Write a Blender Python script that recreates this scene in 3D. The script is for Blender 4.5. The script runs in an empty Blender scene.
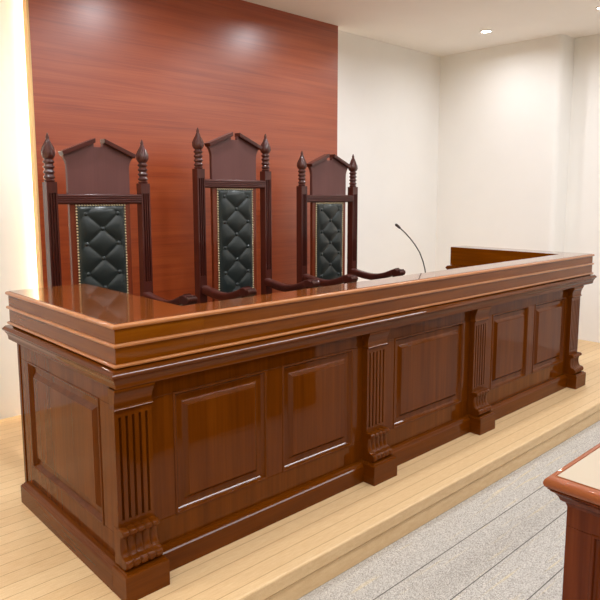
import bpy, bmesh, math, random
from mathutils import Vector
random.seed(7)
C = bpy.context.scene.collection
PI = math.pi

# ------------------------------------------------------------------ materials
def new_mat(name):
    m = bpy.data.materials.new(name); m.use_nodes = True
    nt = m.node_tree
    return m, nt, nt.nodes['Principled BSDF']

def srgb(r, g, b):
    f = lambda c: (c/255/12.92) if c/255 <= .04045 else ((c/255+.055)/1.055)**2.4
    return (f(r), f(g), f(b), 1)

def plain(name, col, rough=.5, metal=0, coat=0, spec=.5, emit=0):
    m, nt, b = new_mat(name)
    b.inputs['Base Color'].default_value = col
    b.inputs['Roughness'].default_value = rough
    b.inputs['Metallic'].default_value = metal
    b.inputs['Coat Weight'].default_value = coat
    b.inputs['Coat Roughness'].default_value = .06
    b.inputs['Specular IOR Level'].default_value = spec
    if emit:
        b.inputs['Emission Color'].default_value = col
        b.inputs['Emission Strength'].default_value = emit
    return m

def wood(name, dark, mid, light, axis, rough=.3, coat=.5, coat_rough=.08, scale=1.0, stretch=14, lo=.3, hi=.72, spec=.5, fine=.35, tint=None, cior=1.44):
    m, nt, b = new_mat(name)
    N, L = nt.nodes, nt.links
    tc = N.new('ShaderNodeTexCoord'); mp = N.new('ShaderNodeMapping')
    s = [1.1*scale if a in axis else stretch*scale for a in 'xyz']
    mp.inputs['Scale'].default_value = s
    L.new(tc.outputs['Object'], mp.inputs['Vector'])
    n1 = N.new('ShaderNodeTexNoise'); n1.inputs['Scale'].default_value = 1.0
    n1.inputs['Detail'].default_value = 5; n1.inputs['Distortion'].default_value = .6
    L.new(mp.outputs[0], n1.inputs['Vector'])
    mp2 = N.new('ShaderNodeMapping'); s2 = [2.5*scale if a in axis else stretch*scale*7 for a in 'xyz']
    mp2.inputs['Scale'].default_value = s2
    L.new(tc.outputs['Object'], mp2.inputs['Vector'])
    n2 = N.new('ShaderNodeTexNoise'); n2.inputs['Scale'].default_value = 1.0; n2.inputs['Detail'].default_value = 3
    L.new(mp2.outputs[0], n2.inputs['Vector'])
    mix = N.new('ShaderNodeMix'); mix.data_type = 'FLOAT'; mix.inputs['Factor'].default_value = fine
    L.new(n1.outputs['Fac'], mix.inputs['A']); L.new(n2.outputs['Fac'], mix.inputs['B'])
    r = N.new('ShaderNodeValToRGB'); e = r.color_ramp.elements
    e[0].position = lo; e[0].color = dark; e[1].position = hi; e[1].color = light
    x = e.new((lo+hi)/2); x.color = mid
    L.new(mix.outputs['Result'], r.inputs['Fac'])
    L.new(r.outputs['Color'], b.inputs['Base Color'])
    b.inputs['Roughness'].default_value = rough
    b.inputs['Coat IOR'].default_value = cior; b.inputs['Coat Weight'].default_value = coat; b.inputs['Coat Roughness'].default_value = coat_rough
    b.inputs['Specular IOR Level'].default_value = spec
    if tint: b.inputs['Specular Tint'].default_value = tint
    return m

BD, BM, BL = srgb(80, 36, 3), srgb(94, 45, 4), srgb(106, 54, 7)
bw = {a: wood('bench_wood_'+a, BD, BM, BL, a, rough=.4, coat=.8, coat_rough=.035, stretch=16, spec=.0, cior=1.32) for a in ('x', 'y', 'z', 'xy')}
CD, CM_, CL = srgb(54, 20, 15), srgb(68, 28, 21), srgb(80, 36, 28)
cw = {a: wood('chair_wood_'+a, CD, CM_, CL, a, rough=.38, coat=.8, coat_rough=.05, stretch=16, spec=.2) for a in 'xz'}
counter_wood = {a: wood('counter_wood_'+a, srgb(92, 44, 2), srgb(110, 55, 2), srgb(124, 67, 4), a, rough=.4, coat=1, coat_rough=.015, stretch=16, spec=.0, cior=1.36) for a in ('x', 'xy')}
top_wood = wood('counter_top_wood', srgb(98, 46, 5), srgb(114, 56, 8), srgb(126, 66, 12), 'xy', rough=.16, coat=.85, coat_rough=.05, stretch=16, spec=.3, cior=1.42)
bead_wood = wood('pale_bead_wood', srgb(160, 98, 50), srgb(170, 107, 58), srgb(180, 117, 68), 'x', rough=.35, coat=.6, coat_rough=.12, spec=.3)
crest_wood = wood('crest_wood', srgb(92, 54, 50), srgb(97, 58, 54), srgb(102, 62, 58), 'z', rough=.5, coat=.3, coat_rough=.2, stretch=16, spec=.3)
TD, TM_, TL = srgb(78, 30, 9), srgb(98, 42, 14), srgb(114, 54, 20)
tw = {a: wood('table_wood_'+a, TD, TM_, TL, a, rough=.3, coat=.8, coat_rough=.05, stretch=16, spec=.0, cior=1.32) for a in 'xyz'}
splat_wood = wood('splat_wood', srgb(90, 36, 18), srgb(110, 46, 24), srgb(124, 56, 30), 'z', rough=.35, coat=.6, spec=.2)
sapele = wood('sapele_wood', srgb(126, 46, 10), srgb(149, 60, 17), srgb(162, 73, 27), 'x', rough=.42, coat=1, coat_rough=.33, cior=1.6, scale=.8, stretch=30, lo=.3, hi=.62, fine=.42, spec=.3)
leather = plain('dark_green_leather', srgb(31, 38, 37), rough=.31, spec=.5)
seat_leather = leather
brass = plain('antique_brass', srgb(214, 196, 158), rough=.35, metal=.6)
blackmetal = plain('black_metal', srgb(44, 38, 34), rough=.4)
ply = plain('raw_ply_edge', srgb(226, 188, 132), rough=.6)
whitering = plain('white_enamel', srgb(240, 238, 232), rough=.4)
lampmat = plain('lit_lamp', (1, .93, .82, 1), emit=40)
ledmat = plain('lit_led_strip', (1, .9, .64, 1), emit=34)

def wallmat(name, col):
    m, nt, b = new_mat(name); N, L = nt.nodes, nt.links
    tc = N.new('ShaderNodeTexCoord')
    n = N.new('ShaderNodeTexNoise'); n.inputs['Scale'].default_value = 2.2; n.inputs['Detail'].default_value = 6
    L.new(tc.outputs['Object'], n.inputs['Vector'])
    r = N.new('ShaderNodeValToRGB'); e = r.color_ramp.elements
    e[0].position = .3; e[0].color = tuple(c*.965 for c in col[:3])+(1,); e[1].position = .7; e[1].color = col
    L.new(n.outputs['Fac'], r.inputs['Fac']); L.new(r.outputs['Color'], b.inputs['Base Color'])
    b.inputs['Roughness'].default_value = .85; b.inputs['Specular IOR Level'].default_value = .2
    return m
wall_paint = wallmat('cream_wall_paint', srgb(241, 239, 235))
ceil_paint = wallmat('cream_ceiling_paint', srgb(246, 242, 236))

def mathn(nt, op, a, b=None):
    n = nt.nodes.new('ShaderNodeMath'); n.operation = op
    for i, v in enumerate((a, b)):
        if v is None: continue
        if isinstance(v, (int, float)): n.inputs[i].default_value = v
        else: nt.links.new(v, n.inputs[i])
    return n.outputs[0]

def plankmat():
    m, nt, b = new_mat('pale_plank_floor'); N, L = nt.nodes, nt.links
    geo = N.new('ShaderNodeTexCoord'); sep = N.new('ShaderNodeSeparateXYZ'); L.new(geo.outputs['Object'], sep.inputs[0])
    P = .0725
    t = mathn(nt, 'DIVIDE', mathn(nt, 'ADD', sep.outputs['Y'], .142+P*200), P)
    fr = mathn(nt, 'FRACT', t); idx = mathn(nt, 'FLOOR', t)
    d = mathn(nt, 'ABSOLUTE', mathn(nt, 'SUBTRACT', fr, .5))           # .5 at a seam
    odd = mathn(nt, 'MODULO', idx, 2)
    seam = mathn(nt, 'MULTIPLY', mathn(nt, 'GREATER_THAN', d, .477), mathn(nt, 'ADD', .4, mathn(nt, 'MULTIPLY', odd, .45)))
    wn = N.new('ShaderNodeTexWhiteNoise'); wn.noise_dimensions = '1D'; L.new(mathn(nt, 'FLOOR', mathn(nt, 'DIVIDE', t, 2)), wn.inputs['W'])
    mp = N.new('ShaderNodeMapping'); mp.inputs['Scale'].default_value = (18, 160, 60); L.new(geo.outputs['Object'], mp.inputs['Vector'])
    n = N.new('ShaderNodeTexNoise'); n.inputs['Scale'].default_value = 1; n.inputs['Detail'].default_value = 4; L.new(mp.outputs[0], n.inputs['Vector'])
    n2 = N.new('ShaderNodeTexNoise'); n2.inputs['Scale'].default_value = 220; n2.inputs['Detail'].default_value = 2; L.new(geo.outputs['Object'], n2.inputs['Vector'])
    f = mathn(nt, 'ADD', mathn(nt, 'MULTIPLY', n.outputs['Fac'], .5), mathn(nt, 'ADD', mathn(nt, 'MULTIPLY', n2.outputs['Fac'], .35), mathn(nt, 'MULTIPLY', wn.outputs['Value'], .18)))
    r = N.new('ShaderNodeValToRGB'); e = r.color_ramp.elements
    e[0].position = .3; e[0].color = srgb(204, 168, 122); e[1].position = .75; e[1].color = srgb(228, 200, 156)
    L.new(f, r.inputs['Fac'])
    mx = N.new('ShaderNodeMix'); mx.data_type = 'RGBA'; L.new(seam, mx.inputs['Factor']); L.new(r.outputs['Color'], mx.inputs['A'])
    mx.inputs['B'].default_value = srgb(140, 98, 56)
    L.new(mx.outputs['Result'], b.inputs['Base Color'])
    b.inputs['Roughness'].default_value = .42; b.inputs['Specular IOR Level'].default_value = .4
    return m
plank = plankmat()

def carpetmat():
    m, nt, b = new_mat('speckled_carpet_plank'); N, L = nt.nodes, nt.links
    geo = N.new('ShaderNodeTexCoord'); sep = N.new('ShaderNodeSeparateXYZ'); L.new(geo.outputs['Object'], sep.inputs[0])
    n = N.new('ShaderNodeTexNoise'); n.inputs['Scale'].default_value = 340; n.inputs['Detail'].default_value = 1.5; L.new(geo.outputs['Object'], n.inputs['Vector'])
    r = N.new('ShaderNodeValToRGB'); e = r.color_ramp.elements
    e[0].position = .34; e[0].color = srgb(126, 120, 114); e[1].position = .66; e[1].color = srgb(214, 208, 198)
    L.new(n.outputs['Fac'], r.inputs['Fac'])
    t = mathn(nt, 'DIVIDE', mathn(nt, 'ADD', sep.outputs['Y'], .527+40), .2)
    fr = mathn(nt, 'FRACT', t)
    d = mathn(nt, 'ABSOLUTE', mathn(nt, 'SUBTRACT', fr, .5))
    seam = mathn(nt, 'MULTIPLY', mathn(nt, 'GREATER_THAN', d, .4895), .85)
    mp = N.new('ShaderNodeMapping'); mp.inputs['Scale'].default_value = (2.5, 42, 1); L.new(geo.outputs['Object'], mp.inputs['Vector'])
    n3 = N.new('ShaderNodeTexNoise'); n3.inputs['Scale'].default_value = 1; n3.inputs['Detail'].default_value = 3; L.new(mp.outputs[0], n3.inputs['Vector'])
    r3 = N.new('ShaderNodeValToRGB'); e3 = r3.color_ramp.elements
    e3[0].position = .6; e3[0].color = (0, 0, 0, 1); e3[1].position = .72; e3[1].color = (.4, .4, .4, 1)
    L.new(n3.outputs['Fac'], r3.inputs['Fac'])
    m1 = N.new('ShaderNodeMix'); m1.data_type = 'RGBA'; L.new(r3.outputs['Color'], m1.inputs['Factor']); L.new(r.outputs['Color'], m1.inputs['A'])
    m1.inputs['B'].default_value = srgb(220, 196, 140)
    mx = N.new('ShaderNodeMix'); mx.data_type = 'RGBA'; L.new(seam, mx.inputs['Factor']); L.new(m1.outputs['Result'], mx.inputs['A'])
    mx.inputs['B'].default_value = srgb(58, 52, 48)
    L.new(mx.outputs['Result'], b.inputs['Base Color'])
    b.inputs['Roughness'].default_value = .9; b.inputs['Specular IOR Level'].default_value = .15
    bp = N.new('ShaderNodeBump'); bp.inputs['Strength'].default_value = .12; bp.inputs['Distance'].default_value = .004
    L.new(n.outputs['Fac'], bp.inputs['Height']); L.new(bp.outputs[0], b.inputs['Normal'])
    return m
carpet = carpetmat()

# ------------------------------------------------------------------ mesh helpers
class MB:
    def __init__(s): s.v = []; s.f = []; s.caps = []
    def add(s, vs, fs):
        o = len(s.v); s.v += [tuple(p) for p in vs]; s.f += [[i+o for i in f] for f in fs]; return s
    def box(s, x0, x1, y0, y1, z0, z1):
        return s.add([(x, y, z) for x in (x0, x1) for y in (y0, y1) for z in (z0, z1)],
                     [(0, 1, 3, 2), (4, 6, 7, 5), (0, 4, 5, 1), (2, 3, 7, 6), (0, 2, 6, 4), (1, 5, 7, 3)])
    def rings(s, rings, caps=True, closed=True, loop=False):
        n = len(rings[0]); vs = [p for r in rings for p in r]; fs = []
        m = len(rings)
        for i in range(m if loop else m-1):
            a, b = i*n, ((i+1) % m)*n
            for j in range(n if closed else n-1):
                k = (j+1) % n
                fs.append((a+j, a+k, b+k, b+j))
        if caps and not loop:
            s.caps += [len(s.f)+len(fs), len(s.f)+len(fs)+1]
            fs.append(tuple(range(n))[::-1]); fs.append(tuple(range((m-1)*n, m*n)))
        return s.add(vs, fs)
    def prism(s, poly, axis, a, b):
        """poly in the plane of the other two axes (order xyz without axis), extruded from a to b"""
        def P(p, t):
            q = list(p); q.insert('xyz'.index(axis), t); return tuple(q)
        return s.rings([[P(p, a) for p in poly], [P(p, b) for p in poly]])
    def lathe(s, prof, c, n=16):
        return s.rings([[(c[0]+r*math.cos(2*PI*j/n), c[1]+r*math.sin(2*PI*j/n), c[2]+z) for j in range(n)] for r, z in prof])
    def tube(s, path, rad, n=8):
        pts = [Vector(p) for p in path]; R = []
        for i, p in enumerate(pts):
            t = (pts[min(i+1, len(pts)-1)]-pts[max(i-1, 0)]).normalized()
            u = t.cross(Vector((0, 1, 0) if abs(t.y) < .9 else (1, 0, 0))).normalized(); w = t.cross(u)
            r = rad[i] if isinstance(rad, (list, tuple)) else rad
            R.append([tuple(p+u*r*math.cos(2*PI*j/n)+w*r*math.sin(2*PI*j/n)) for j in range(n)])
        return s.rings(R)
    def build(s, name, mat, parent=None, bevel=0, seg=2, smooth=False, angle=35, wn=False):
        me = bpy.data.meshes.new(name); o = bpy.data.objects.new(name, me); C.objects.link(o)
        off = Vector((0, 0, 0)); p = parent
        while p: off += p.location; p = p.parent
        bm = bmesh.new()
        vs = [bm.verts.new(Vector(q)-off) for q in s.v]
        made = []
        for f in s.f:
            try: made.append(bm.faces.new([vs[i] for i in f]))
            except ValueError: made.append(None)
        bmesh.ops.recalc_face_normals(bm, faces=bm.faces)
        if smooth:
            for f in bm.faces: f.smooth = True
            for e in bm.edges:
                if len(e.link_faces) == 2 and e.calc_face_angle(0) > math.radians(angle): e.smooth = False
            for i in s.caps:
                if made[i]:
                    made[i].smooth = False
                    for e in made[i].edges: e.smooth = False
        bm.to_mesh(me); bm.free()
        me.materials.append(mat)
        if parent: o.parent = parent
        if wn:
            md = o.modifiers.new('weighted', 'WEIGHTED_NORMAL'); md.keep_sharp = True
        if bevel:
            md = o.modifiers.new('bevel', 'BEVEL'); md.width = bevel; md.segments = seg; md.limit_method = 'ANGLE'; md.angle_limit = math.radians(40)
        return o

def thing(name, loc, label, cat, group=None):
    o = bpy.data.objects.new(name, None); o.location = loc; o.empty_display_size = .1; C.objects.link(o)
    o['label'] = label; o['category'] = cat
    if group: o['group'] = group
    return o

def struct(o):
    o['kind'] = 'structure'; return o

def offset_poly(poly, d, mult):
    """offset a CCW polygon outward, edge i (from i to i+1) by d*mult[i]"""
    n = len(poly); lines = []; D = [d*k[0]+k[1] if isinstance(k, tuple) else d*k for k in mult]
    for i in range(n):
        a, b = Vector(poly[i]), Vector(poly[(i+1) % n]); t = (b-a).normalized(); nn = Vector((t.y, -t.x))
        lines.append((a+nn*D[i], t))
    out = []
    for i in range(n):
        (p, t), (q, u) = lines[i-1], lines[i]
        den = t.x*u.y-t.y*u.x
        k = ((q.x-p.x)*u.y-(q.y-p.y)*u.x)/den
        out.append((p.x+t.x*k, p.y+t.y*k))
    return out

def profile_prism(mb, poly, prof, mult):
    return mb.rings([[(x, y, z) for x, y in offset_poly(poly, d, mult)] for d, z in prof])

def arc(cx, cz, r, a0, a1, n=6):
    return [(cx+r*math.cos(math.radians(a0+(a1-a0)*i/n)), cz+r*math.sin(math.radians(a0+(a1-a0)*i/n))) for i in range(n+1)]

# ------------------------------------------------------------------ the room
ZC, YB, FL = 2.86, 2.094, -.137
XL, YF = -2.6, -8.5
struct(MB().box(XL, 5.4, YF, 2.2, FL-.1, FL).build('floor', carpet))
struct(MB().box(XL, 5.08, -.322, YB, FL, 0).build('floor_platform', plank))
m = MB(); m.prism([(-.335, -.055), (-.322, -.055), (-.322, .0), (-.329, 0), (-.333, -.003), (-.335, -.008)], 'x', XL, 5.08)
struct(m.build('trim_1', plank))
struct(MB().box(XL, 5.08, -.328, -.322, FL, -.063).build('trim_2', plank))
struct(MB().box(XL, 5.4, YF, 2.2, ZC, ZC+.1).build('ceiling', ceil_paint))
struct(MB().box(XL, 4.83, YB, YB+.1, FL, ZC).build('wall_back', wall_paint))
# right wall: a thicker pier (rounded outer corner) towards the back, then the recessed stretch
pier = [(5.2, .775), (5.2, 2.19), (4.815, 2.19), (4.83, .825)]+[(4.88+.05*math.cos(math.radians(a)), .825+.05*math.sin(math.radians(a))) for a in (195, 210, 225, 240, 255, 270)]
struct(MB().prism(pier, 'z', FL, ZC).build('wall_right_pier', wall_paint, smooth=True))
struct(MB().box(5.08, 5.2, YF, .78, FL, ZC).build('wall_right', wall_paint))
struct(MB().box(XL-.1, XL, YF, 2.2, FL, ZC).build('wall_left', wallmat('warm_cream_paint', srgb(240, 226, 192))))
struct(MB().box(XL, 5.2, YF-.1, YF, FL, ZC).build('wall_front', wallmat('brown_wall_paint', srgb(176, 160, 142))))

# wood feature panel standing off the wall, with a lit strip behind it
wp = thing('feature_wall_panel', (1.81, 2.05, 0), 'tall reddish brown wood panel on the wall behind the three chairs', 'wall panel')
MB().box(.494, 3.14, 2.0, 2.062, 0, ZC).build('panel_board', sapele, wp)
e = MB().box(.482, .4935, 2.0005, 2.064, 0, ZC).build('edge_trim', ply, wp); e['label'] = 'pale raw edge of the panel'
MB().box(.515, .535, 2.066, 2.084, .0, ZC-.005).build('light_strip', ledmat, wp)
MB().box(3.10, 3.115, 2.068, 2.084, .0, ZC-.005).build('light_strip', plain('lit_led_strip_dim', (1, .9, .7, 1), emit=6), wp)

# ------------------------------------------------------------------ the bench
bench = thing('judges_bench', (1.85, .45, 0), 'long panelled dark wood courtroom bench with fluted pilasters and raised counter', 'bench')
B = bench
MB().box(-.012, 3.6, .02, .27, .0, .76).box(-.012, .28, .26, .92, 0, .76).box(3.45, 3.6, .26, .98, 0, .76).build('carcass', bw['z'], B)
# stiles and rails of the front and of the left end
fr = MB()
FRX = [(-.03, .2), (.638, .733), (1.172, 1.489), (2.112, 2.436), (2.883, 2.976), (3.432, 3.605)]
for a, b in FRX: fr.box(a, b, 0, .0215, .195, .665)
fr.box(-.03, 3.605, 0, .0215, .665, .77); fr.box(-.03, 3.605, 0, .0215, .0, .195)
fr.build('front_frame', bw['z'], B, bevel=.002, seg=2)
lf = MB()
lf.box(-.03, -.0085, .0215, .125, .19, .665).box(-.03, -.0085, .812, .905, .19, .665).box(-.034, -.0085, .907, .93, .0, .77)
lf.box(-.03, -.0085, .0215, .905, .665, .77).box(-.03, -.0085, .0215, .905, .0, .19)
lf.build('end_frame', bw['z'], B, bevel=.0012, seg=1)
PROF = [(-.004, .002), (-.004, -.002), (.0, -.0045), (.005, -.0035), (.008, .003), (.017, .013), (.040, .014), (.0435, .012), (.0565, .0005), (.058, -.002), (.0605, -.002)]
def fillet(prof, rad=.0016):
    out = [prof[0]]
    for a, b, c in zip(prof, prof[1:], prof[2:]):
        a, b, c = Vector(a), Vector(b), Vector(c)
        u, w = (a-b), (c-b); k = min(rad, u.length*.4, w.length*.4)
        p, q = b+u.normalized()*k, b+w.normalized()*k
        for t in (0, .33, .67, 1):
            out.append(tuple(p*(1-t)**2+b*2*t*(1-t)+q*t*t))
    return out+[prof[-1]]
PROF = fillet(PROF)
def panel(u0, u1, z0, z1, face):
    m = MB(); R = []
    for ins, d in PROF:
        r = [(u0+ins, z0+ins), (u1-ins, z0+ins), (u1-ins, z1-ins), (u0+ins, z1-ins)]
        R.append([(u, d, z) if face == 'y' else (-.03+d, u, z) for u, z in r])
    m.rings(R, caps=False)
    k = len(m.v)
    m.caps.append(len(m.f)); m.f.append([k-4, k-3, k-2, k-1])
    return m
for a, b in [(.2, .638), (.733, 1.172), (1.489, 2.112), (2.436, 2.883), (2.976, 3.432)]:
    panel(a, b, .195, .665, 'y').build('raised_panel', bw['z'], B, smooth=True, angle=30, wn=True)
panel(.125, .812, .19, .665, 'x').build('raised_panel', bw['z'], B, smooth=True, angle=30, wn=True)
# plinth
PP = [(.0, .0), (.0, .078), (-.004, .083), (-.006, .086), (-.010, .088), (-.013, .094), (-.018, .0968)]
pl = MB()
profile_prism(pl, [(.1, -.032), (3.47, -.032), (3.47, .02), (.1, .02)], PP, [1, 0, 0, 0])
pl.build('plinth', bw['x'], B)
pl = MB()
profile_prism(pl, [(-.064, .0), (-.02, .0), (-.02, .9), (-.064, .9)], PP, [0, 0, 1, 1])
pl.build('plinth', bw['y'], B)

def pilaster(bx0, bx1):
    c = (bx0+bx1)/2; w = .07; yf = -.032
    x0, x1 = c-w, c+w
    # fluted shaft: cross-section with five grooves
    n = 5; gw, gd = .010, .013; step = (x1-x0)/(n+.6)
    poly = [(x1, .005), (x0, .005), (x0, yf)]
    for i in range(n):
        g = x0+step*(i+.8)
        poly += [(g-gw/2, yf), (g-gw/2*.6, yf+gd*.8), (g, yf+gd), (g+gw/2*.6, yf+gd*.8), (g+gw/2, yf)]
    poly += [(x1, yf)]
    s = MB().prism(poly, 'z', .266, .637)
    s.box(x0, x1, yf, .005, .2, .266).box(x0, x1, yf, .005, .637, .68)
    sh = s.build('pilaster', bw['z'], B)
    # base block
    b = MB(); profile_prism(b, [(bx0, -.1), (bx1, -.1), (bx1, .0), (bx0, .0)], [(0, 0), (0, .094), (-.003, .097), (-.008, .098), (-.010, .103)], [1, 1, 0, 1])
    b.build('base_block', bw['xy'], sh)
    # flared capital
    prof = [(.0, .660), (.007, .661), (.010, .665), (.007, .669), (.003, .672), (.003, .684), (.005, .698), (.009, .711), (.014, .721), (.0165, .7265), (.0165, .7285), (.019, .730), (.019, .7385)]
    k = MB(); profile_prism(k, [(x0, yf), (x1, yf), (x1, .0), (x0, .0)], prof, [1, .3, 0, .3])
    k.build('capital', bw['x'], sh, smooth=True, angle=50)
    # scroll: five reeds with an S-shaped side
    sp = [(.0, .104), (-.060, .104)]
    sp += [(-.069-.019*math.cos(math.radians(a)), .125+.019*math.sin(math.radians(a))) for a in (-75, -50, -25, 0, 25, 50, 75, 100)]
    sp += [(-.057, .149), (-.051, .162), (-.048, .178), (-.048, .196), (-.051, .211), (-.055, .219)]
    sp += [(-.057-.013*math.cos(math.radians(a)), .231+.012*math.sin(math.radians(a))) for a in (-50, -25, 0, 30, 60, 90)]
    sp += [(.0, .243)]
    m = MB(); ww = (x1-x0+.004)/5
    for i in range(5):
        cx = x0-.002+ww*(i+.5); R = []
        for t in (-1, -.8, -.4, 0, .4, .8, 1):
            ins = .008*(1-math.sqrt(max(0, 1-t*t*.96)))
            R.append([(cx+t*ww/2, min(.0, y+ins), z-(ins*.5 if z > .22 else 0)) for y, z in sp])
        m.rings(R)
    m.build('scroll', bw['z'], sh, smooth=True, angle=55)
for a, b in [(-.0635, .105), (1.225, 1.4), (2.17, 2.335), (3.455, 3.615)]: pilaster(a, b)

# ledge under the counter
inner = [(-.0, -.0), (3.72, -.0), (3.72, 1.0), (3.53, 1.0), (3.53, .13), (.30, .13), (.30, .94), (-.0, .94)]
LP = [(.0, .738), (.045, .738), (.0485, .7395), (.050, .743), (.050, .750), (.0515, .758), (.055, .767), (.060, .774), (.0605, .778), (.0645, .780), (.068, .785), (.0688, .789), (.0655, .7935), (.0612, .7985), (.056, .804), (.04, .807), (.0, .816)]
m = MB(); profile_prism(m, inner, LP, [1, 1, 1, .45, .2, .2, 1, 1])
m.build('ledge', bw['xy'], B, smooth=True, angle=40)

# raised counter: three lengths meeting at fine joints
RP = [(-.016, .808), (-.010, .8095), (-.010, .954), (-.0125, .9585), (-.016, .960)]
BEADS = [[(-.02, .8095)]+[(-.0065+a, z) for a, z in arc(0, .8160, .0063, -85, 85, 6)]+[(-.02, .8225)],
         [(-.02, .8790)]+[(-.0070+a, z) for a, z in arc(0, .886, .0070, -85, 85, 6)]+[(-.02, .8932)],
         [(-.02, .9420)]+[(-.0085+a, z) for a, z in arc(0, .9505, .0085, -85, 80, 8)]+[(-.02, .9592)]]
def counter(poly, mult, mat):
    # edges marked None face the seats and are plain, without beads
    m = MB(); profile_prism(m, poly, RP, [0 if k is None else k for k in mult]); mult = [(0, -.02) if k is None else k for k in mult]; o = m.build('counter', mat, B, smooth=True, angle=38)
    m = MB(); profile_prism(m, poly, [(-.013, .957), (-.013, .9603), (-.014, .9608)], [(0, -.0005) if q == (0, -.02) else q for q in mult])
    m.build('counter_top', top_wood, o)
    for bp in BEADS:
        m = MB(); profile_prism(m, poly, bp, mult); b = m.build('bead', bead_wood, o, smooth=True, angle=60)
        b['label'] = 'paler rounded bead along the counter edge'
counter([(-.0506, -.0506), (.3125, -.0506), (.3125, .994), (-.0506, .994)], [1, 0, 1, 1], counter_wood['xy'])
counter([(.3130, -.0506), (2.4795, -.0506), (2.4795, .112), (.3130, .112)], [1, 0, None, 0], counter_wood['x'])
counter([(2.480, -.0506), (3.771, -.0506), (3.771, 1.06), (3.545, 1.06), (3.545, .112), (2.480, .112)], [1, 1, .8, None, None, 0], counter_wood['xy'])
MB().box(.302, 3.528, .1, .55, .735, .762).build('worktop', bw['x'], B, bevel=.004)
MB().box(.285, 3.445, .53, .55, .05, .735).build('modesty_panel', bw['x'], B)

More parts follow.
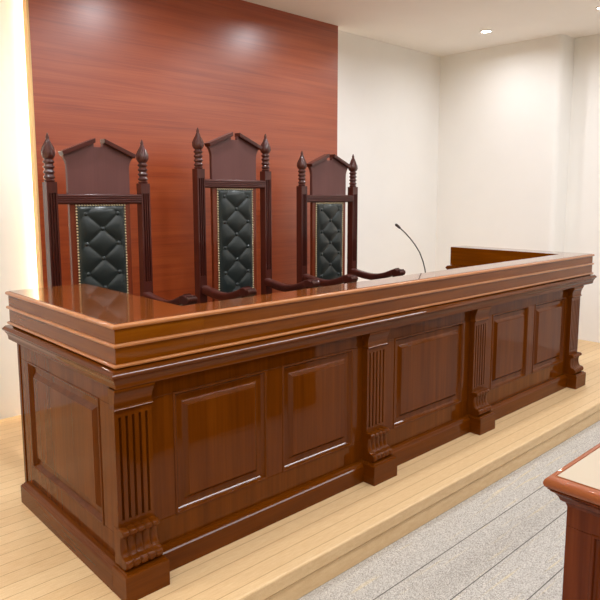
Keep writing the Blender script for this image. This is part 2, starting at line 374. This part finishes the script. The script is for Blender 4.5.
# ------------------------------------------------------------------ the chairs
def make_chair(cx, dz, label):
    Y = 1.5
    R = thing('judges_chair', (cx, Y, 0), label, 'chair', 'high backed chairs behind the bench')
    hw = .283; pw = .029
    zt = 1.46+dz
    for s in (-1, 1):
        c = cx+s*hw; x0, x1, y0, y1 = c-pw, c+pw, Y, Y+.058
        poly = [(x1, y1), (x0, y1), (x0, y0)]
        for g in (x0+.0145, c, x1-.0145):
            poly += [(g-.0055, y0), (g-.004, y0+.010), (g+.004, y0+.010), (g+.0055, y0)]
        poly += [(x1, y0)]
        m = MB().prism(poly, 'z', .86, zt-.06)
        m.box(x0, x1, y0, y1, 0, .86).box(x0, x1, y0, y1, zt-.06, zt)
        post = m.build('post', cw['z'], R)
        # turned finial
        pr = [(.024, 0), (.029, .005), (.029, .010), (.023, .013)]
        for k in range(4):
            b = .014+k*.0275
            pr += [(.0225, b), (.0235, b+.004), (.0295, b+.008), (.0305, b+.0125), (.0295, b+.017), (.0235, b+.022)]
        pr += [(.022, .124), (.028, .129), (.0335, .140), (.035, .153), (.0335, .168), (.028, .185), (.021, .200), (.0145, .214), (.0105, .226), (.0085, .234), (.010, .240), (.0075, .249), (.0045, .258), (.001, .264)]
        f = MB().lathe(pr, (c, Y+.029, zt), 16)
        # carved ridges round the bulb
        for k in range(6):
            a = 2*PI*k/6
            f.tube([(c+(r+.0005)*math.cos(a+t), Y+.029+(r+.0005)*math.sin(a+t), zt+z) for r, z, t in ((.029, .130, 0), (.0345, .147, .25), (.033, .168, .5), (.026, .189, .75), (.0165, .209, 1.0), (.010, .227, 1.2))], [.002, .004, .0045, .004, .003, .0015], 6)
        f.build('finial', cw['z'], post, smooth=True, angle=60)
    # top rail with reeding
    z0, z1 = 1.338+dz, 1.395+dz
    sec = [(Y+.052, z0), (Y+.008, z0), (Y+.004, z0+.004)]
    for k in range(4):
        b = z0+.006+k*.0115
        sec += [(Y+.003, b), (Y+.0, b+.003), (Y+.0, b+.0075), (Y+.003, b+.0105)]
    sec += [(Y+.004, z1-.003), (Y+.008, z1), (Y+.052, z1)]
    MB().prism(sec, 'x', cx-hw+pw, cx+hw-pw).build('top_rail', cw['x'], R)
    # crest board
    half = [(.187, 1.39), (.187, 1.535), (.188, 1.555), (.192, 1.573), (.199, 1.589), (.208, 1.602), (.216, 1.612), (.218, 1.626), (.028, 1.705), (.026, 1.662)]
    out = [(cx+x, z+dz) for x, z in half]+[(cx-x, z+dz) for x, z in half[::-1]]
    cb = MB().prism([(x, z) for x, z in out], 'y', Y+.016, Y+.044).build('crest_board', crest_wood, R, bevel=.002, seg=1)
    for s in (-1, 1):
        dx, dzv = .192, -.079; L = math.hypot(dx, dzv); nx, nz = -dzv/L, dx/L
        a = (.027, 1.71); b = (.223, 1.628)
        q = [a, b, (b[0]-nx*.025, b[1]-nz*.025), (a[0], a[1]-nz*.028)]
        MB().prism([(cx+s*x, z+dz) for x, z in q], 'y', Y-.012, Y+.05).build('crest_moulding', cw['x'], cb, bevel=.003)
    # splat behind the leather
    MB().box(cx-.184, cx+.184, Y+.016, Y+.044, .5, 1.339+dz).build('splat', splat_wood, R, bevel=.002, seg=1)
    # tufted leather pad
    pz1 = 1.335+dz; pz0 = .60; nx_, nz_ = 54, 130
    zb0 = pz1-.052; bdz, bdx = .0865, .097
    vs, fs = [], []
    for j in range(nz_+1):
        for i in range(nx_+1):
            x = -.150+.300*i/nx_; z = pz0+(pz1-pz0)*j/nz_
            p = (x/bdx+(z-zb0)/bdz)/2; q = (-x/bdx+(z-zb0)/bdz)/2
            p += .5; q += .5
            sp, sq = abs(math.sin(PI*p)), abs(math.sin(PI*q))
            ed = min(x+.150, .150-x, z-pz0, pz1-z)-.009
            fe = max(0, min(1, ed/.035))
            w = (sp*sq)**.5
            if abs(x) > bdx:                                 # outside the last buttons the pad just rounds off
                k = min(1, (abs(x)-bdx)/.03); w = w*(1-.7*k)+.55*.7*k
            h = .003+(.008+.013*w)*math.sqrt(1-(1-fe)**2)
            vs.append((cx+x, Y+.016-h, z))
    for j in range(nz_):
        for i in range(nx_):
            a = j*(nx_+1)+i; fs.append((a, a+1, a+nx_+2, a+nx_+1))
    pad = MB().add(vs, fs).build('back_cushion', leather, R, smooth=True, angle=180)
    btn = None
    k = 0
    z = zb0
    while z > pz0+.03:
        for x in ((-bdx, bdx) if k % 2 == 0 else (0,)):
            if btn is None:
                n = 12; prof = [(.012, -.006), (.0135, .001), (.012, .005), (.0075, .0075), (.001, .0085)]
                btn = MB().rings([[(cx+x+r*math.cos(2*PI*t/n), Y+.005-d, z+r*math.sin(2*PI*t/n)) for t in range(n)] for r, d in prof]).build('button', leather, pad, smooth=True, angle=80)
                b0 = (x, z)
            else:
                o = btn.copy(); C.objects.link(o); o.parent = pad
                o.location = Vector((x-b0[0], 0, z-b0[1]))
        z -= bdz; k += 1
    # row of brass nails round the pad
    nm = MB()
    def nail(x, z):
        n = 6
        nm.rings([[(cx+x+r*math.cos(2*PI*t/n), Y+.0135-d, z+r*math.sin(2*PI*t/n)) for t in range(n)] for r, d in [(.0062, 0), (.0056, .0035), (.0025, .006)]])
    nn = int((pz1-pz0)/.0165)
    for i in range(nn+1):
        for s in (-1, 1): nail(s*.147, pz0+.004+(pz1-pz0-.008)*i/nn)
    for i in range(1, 18): nail(-.147+.294*i/18, pz1-.004)
    nm.build('nail_trim', brass, pad, smooth=True, angle=80)
    # seat, frame, legs
    MB().box(cx-.25, cx+.25, Y-.53, Y-.005, .40, .47).build('seat_frame', cw['x'], R, bevel=.004)
    MB().box(cx-.235, cx+.235, Y-.525, Y-.01, .47, .53).build('seat', leather, R, bevel=.02, seg=4)
    MB().box(cx-hw+pw, cx+hw-pw, Y+.012, Y+.046, .30, .40).build('back_rail', cw['x'], R, bevel=.003)
    for s in (-1, 1):
        c = cx+s*hw
        MB().lathe([(.026, 0), (.02, .03), (.024, .06), (.03, .14), (.022, .2), (.03, .25), (.03, .47)], (c-s*.01, Y-.49, 0), 12).build('leg', cw['z'], R, smooth=True, angle=60)
        sup = MB().lathe([(.024, .0), (.017, .03), (.026, .09), (.03, .14), (.017, .2), (.022, .24), (.02, .325)], (c-s*.01, Y-.43, .47), 12)
        sup.build('arm_support', cw['z'], R, smooth=True, angle=60)
        path = [(0.002, .772), (-.06, .762), (-.13, .752), (-.2, .748), (-.27, .753), (-.34, .77), (-.40, .793), (-.45, .812)]
        ax = c-s*.012; Rg = []
        for y, z in path:
            wd = .030; th = .026
            Rg.append([(ax+wd*px, Y+y, z+th*pz) for px, pz in ((-.9, -.8), (-.75, -1), (.75, -1), (.9, -.8), (1, .45), (.9, .8), (.6, .97), (-.6, .97), (-.9, .8), (-1, .45))])
        arm = MB().rings(Rg).build('armrest', cw['x'], R, smooth=True, angle=50)
        # carved scroll hand rest: five rolled reeds
        kn = MB(); spn = [(.045, -.026), (.0, -.032), (-.03, -.030), (-.052, -.018), (-.060, -.002), (-.054, .012), (-.040, .018), (-.034, .012), (-.022, .012), (-.012, .020), (.010, .022), (.045, .014)]
        w5 = .062/5
        for i in range(5):
            q0 = ax-.031+w5*(i+.5); Q = []
            for t in (-1, -.7, 0, .7, 1):
                sc = 1-.16*t*t
                Q.append([(q0+t*w5/2, Y-.455+y*sc, .808+z*sc) for y, z in spn])
            kn.rings(Q)
        for a in (-.018, 0, .018):
            kn.tube([(ax+a+.004*math.sin(q*2), Y-.47-.03*math.cos(q), .83-.006*q) for q in (0, .6, 1.2, 1.8, 2.4, 3.0)], [.002, .005, .006, .006, .005, .002], 6)
        kn.build('hand_rest', cw['x'], arm, smooth=True, angle=60)
    return R
make_chair(.665, 0, 'dark wood high backed chair nearest the bright white wall, leftmost of three')
make_chair(1.633, .1, 'tallest dark wood chair with tufted leather back, between the two other chairs')
make_chair(2.552, 0, 'dark wood high backed chair nearest the microphone, at the panel edge by the white wall')

# ------------------------------------------------------------------ microphone
mic = thing('gooseneck_microphone', (2.235, .35, .7635), 'thin black gooseneck microphone rising behind the bench counter', 'microphone')
MB().box(2.18, 2.29, .29, .41, .7635, .79).build('base', blackmetal, mic, bevel=.006)
pts = [(2.235, .79), (2.234, .84), (2.227, .884), (2.214, .934), (2.192, .985), (2.155, 1.043), (2.107, 1.092), (2.06, 1.131), (2.007, 1.169), (1.955, 1.2)]
MB().tube([(x, .35, z) for x, z in pts], .0036, 8).build('gooseneck', blackmetal, mic, smooth=True, angle=80)
MB().tube([(1.962, .35, 1.196), (1.958, .35, 1.198), (1.945, .35, 1.206), (1.922, .35, 1.218), (1.917, .35, 1.2205)], [.004, .0065, .0078, .0078, .005], 12).build('capsule', blackmetal, mic, smooth=True, angle=60)

# ------------------------------------------------------------------ the table in the corner
t = thing('attorney_table', (1.4, -1.65, FL), 'reddish brown panelled table at the right edge standing on the grey carpet', 'table')
tx0, tx1, ty0, ty1 = .62, 2.2, -2.1, -1.21
# table top with a rounded nose and a fine groove inside it
base = [(tx0, ty0), (tx1, ty0), (tx1, ty1), (tx0, ty1)]
prof = [(-.03, .583), (-.008, .584)]+[(-.018+a, z) for a, z in arc(0, .602, .018, -75, 80, 8)]+[(-.022, .6205), (-.0235, .6185), (-.0255, .6185), (-.027, .6215), (-.03, .6215)]
m = MB(); profile_prism(m, base, prof, [1, 1, 1, 1]); m.build('table_top', wood('table_top_wood', srgb(116, 54, 20), srgb(138, 70, 30), srgb(150, 80, 36), 'xy', rough=.4, coat=.7, coat_rough=.06, spec=.2), t, smooth=True, angle=40)
o = MB().box(tx0+.027, tx1-.027, ty0+.027, ty1-.027, .617, .6222).build('writing_surface', plain('beige_laminate', srgb(172, 156, 134), rough=.4, coat=.1), t); o['label'] = 'pale beige inlaid writing surface'
b2 = [(.67, -2.04), (2.15, -2.04), (2.15, -1.258), (.67, -1.258)]
m = MB(); profile_prism(m, b2, [(0, .535), (.004, .545), (.010, .548), (.014, .552), (.018, .562), (.026, .572), (.034, .577), (.034, .5835)], [1]*4); m.build('cove_moulding', tw['x'], t, smooth=True, angle=40)
m = MB().box(.685, 2.14, -2.03, -1.27, FL, .535)
m.build('cabinet', tw['z'], t)
m = MB().box(.67, .6855, -2.04, -1.258, .478, .54)
for a, b in ((-1.332, -1.258), (-2.04, -1.966)): m.box(.67, .6855, a, b, FL, .478)
m.box(.67, .6855, -1.966, -1.332, FL, .02)
m.build('end_frame', tw['z'], t, bevel=.0012, seg=1)
m = MB().box(.6855, 2.15, -1.27, -1.258, FL, .535); m.build('front_panel', tw['z'], t)
R_ = []
for ins, d in PROF[2:]:
    r = [(-1.966+ins, .02+ins), (-1.332-ins, .02+ins), (-1.332-ins, .478-ins), (-1.966+ins, .478-ins)]
    R_.append([(.67+d, u, z) for u, z in r])
m = MB().rings(R_, caps=False); k = len(m.v); m.f.append([k-4, k-3, k-2, k-1]); m.build('raised_panel', tw['z'], t)

# ------------------------------------------------------------------ ceiling lights
def downlight(x, y, label):
    d = thing('downlight', (x, y, ZC), label, 'ceiling light', 'recessed ceiling downlights')
    prof = [(.040, -.001), (.041, -.006), (.046, -.009), (.054, -.008), (.058, -.003), (.058, 0.0)]
    n = 24
    R = [[(x+r*math.cos(2*PI*j/n), y+r*math.sin(2*PI*j/n), ZC+z) for j in range(n)] for r, z in prof]
    MB().rings(R, loop=False, caps=False).build('trim_ring', whitering, d, smooth=True, angle=50)
    MB().lathe([(.001, -.0035), (.041, -.0035), (.041, -.001), (.001, -.001)], (x, y, ZC), 24).build('lamp', lampmat, d)
downlight(4.233, 1.205, 'round lit ceiling downlight above the white walls, the whole fitting in view')
downlight(4.268, .196, 'round ceiling downlight at the top right corner of the picture')

def lamp(x, y, w):
    l = bpy.data.lights.new('downlight_beam', 'AREA'); l.shape = 'DISK'; l.size = .085; l.energy = w
    l.color = (.97, 1, 1.05); l.spread = math.radians(165)
    o = bpy.data.objects.new('downlight_beam', l); o.location = (x, y, ZC-.012); C.objects.link(o)
def panel_lamp(x, y, sy, w):
    l = bpy.data.lights.new('hall_light', 'AREA'); l.shape = 'RECTANGLE'; l.size = 7.2; l.size_y = sy; l.energy = w
    l.color = (.97, 1, 1.05); l.spread = math.radians(170)
    o = bpy.data.objects.new('hall_light', l); o.location = (x, y, ZC-.012); C.objects.link(o)
W = 11.3
for x, y, k in [(4.233, 1.205, .5), (2.69, 1.25, .8), (1.3, 1.1, 1), (4.268, .196, .6), (2.8, .2, .9), (1.3, .15, .9), (-.2, 1.1, .9), (-.2, .0, .45), (-1.7, 1.0, 1.5)]:
    lamp(x, y, W*k)
for y, w_, k in ((-1.3, .12, 84), (-3.0, .2, 48), (-5.2, .2, 48)): panel_lamp(1.25, y, w_, k)

w = bpy.data.worlds.new('world'); bpy.context.scene.world = w; w.use_nodes = True
w.node_tree.nodes['Background'].inputs[0].default_value = (.9, .9, 1, 1); w.node_tree.nodes['Background'].inputs[1].default_value = .1

# ------------------------------------------------------------------ camera
cam = bpy.data.cameras.new('camera'); co = bpy.data.objects.new('camera', cam); C.objects.link(co)
co.location = (-.9717, -1.9506, 1.3776)
co.rotation_euler = (PI/2-.127, 0, -.7543)
cam.sensor_width = 36; cam.lens = 36*625.6881/600
cam.shift_x = -(304.7086-300)/600; cam.shift_y = (277.0778-300)/600
cam.clip_start = .01
sc = bpy.context.scene; sc.camera = co
vs_ = sc.view_settings
vs_.view_transform = 'Standard'; vs_.look = 'None'; vs_.gamma = 1; vs_.exposure = .1; vs_.use_curve_mapping = False
sc.cycles.max_bounces = 10; sc.cycles.diffuse_bounces = 6
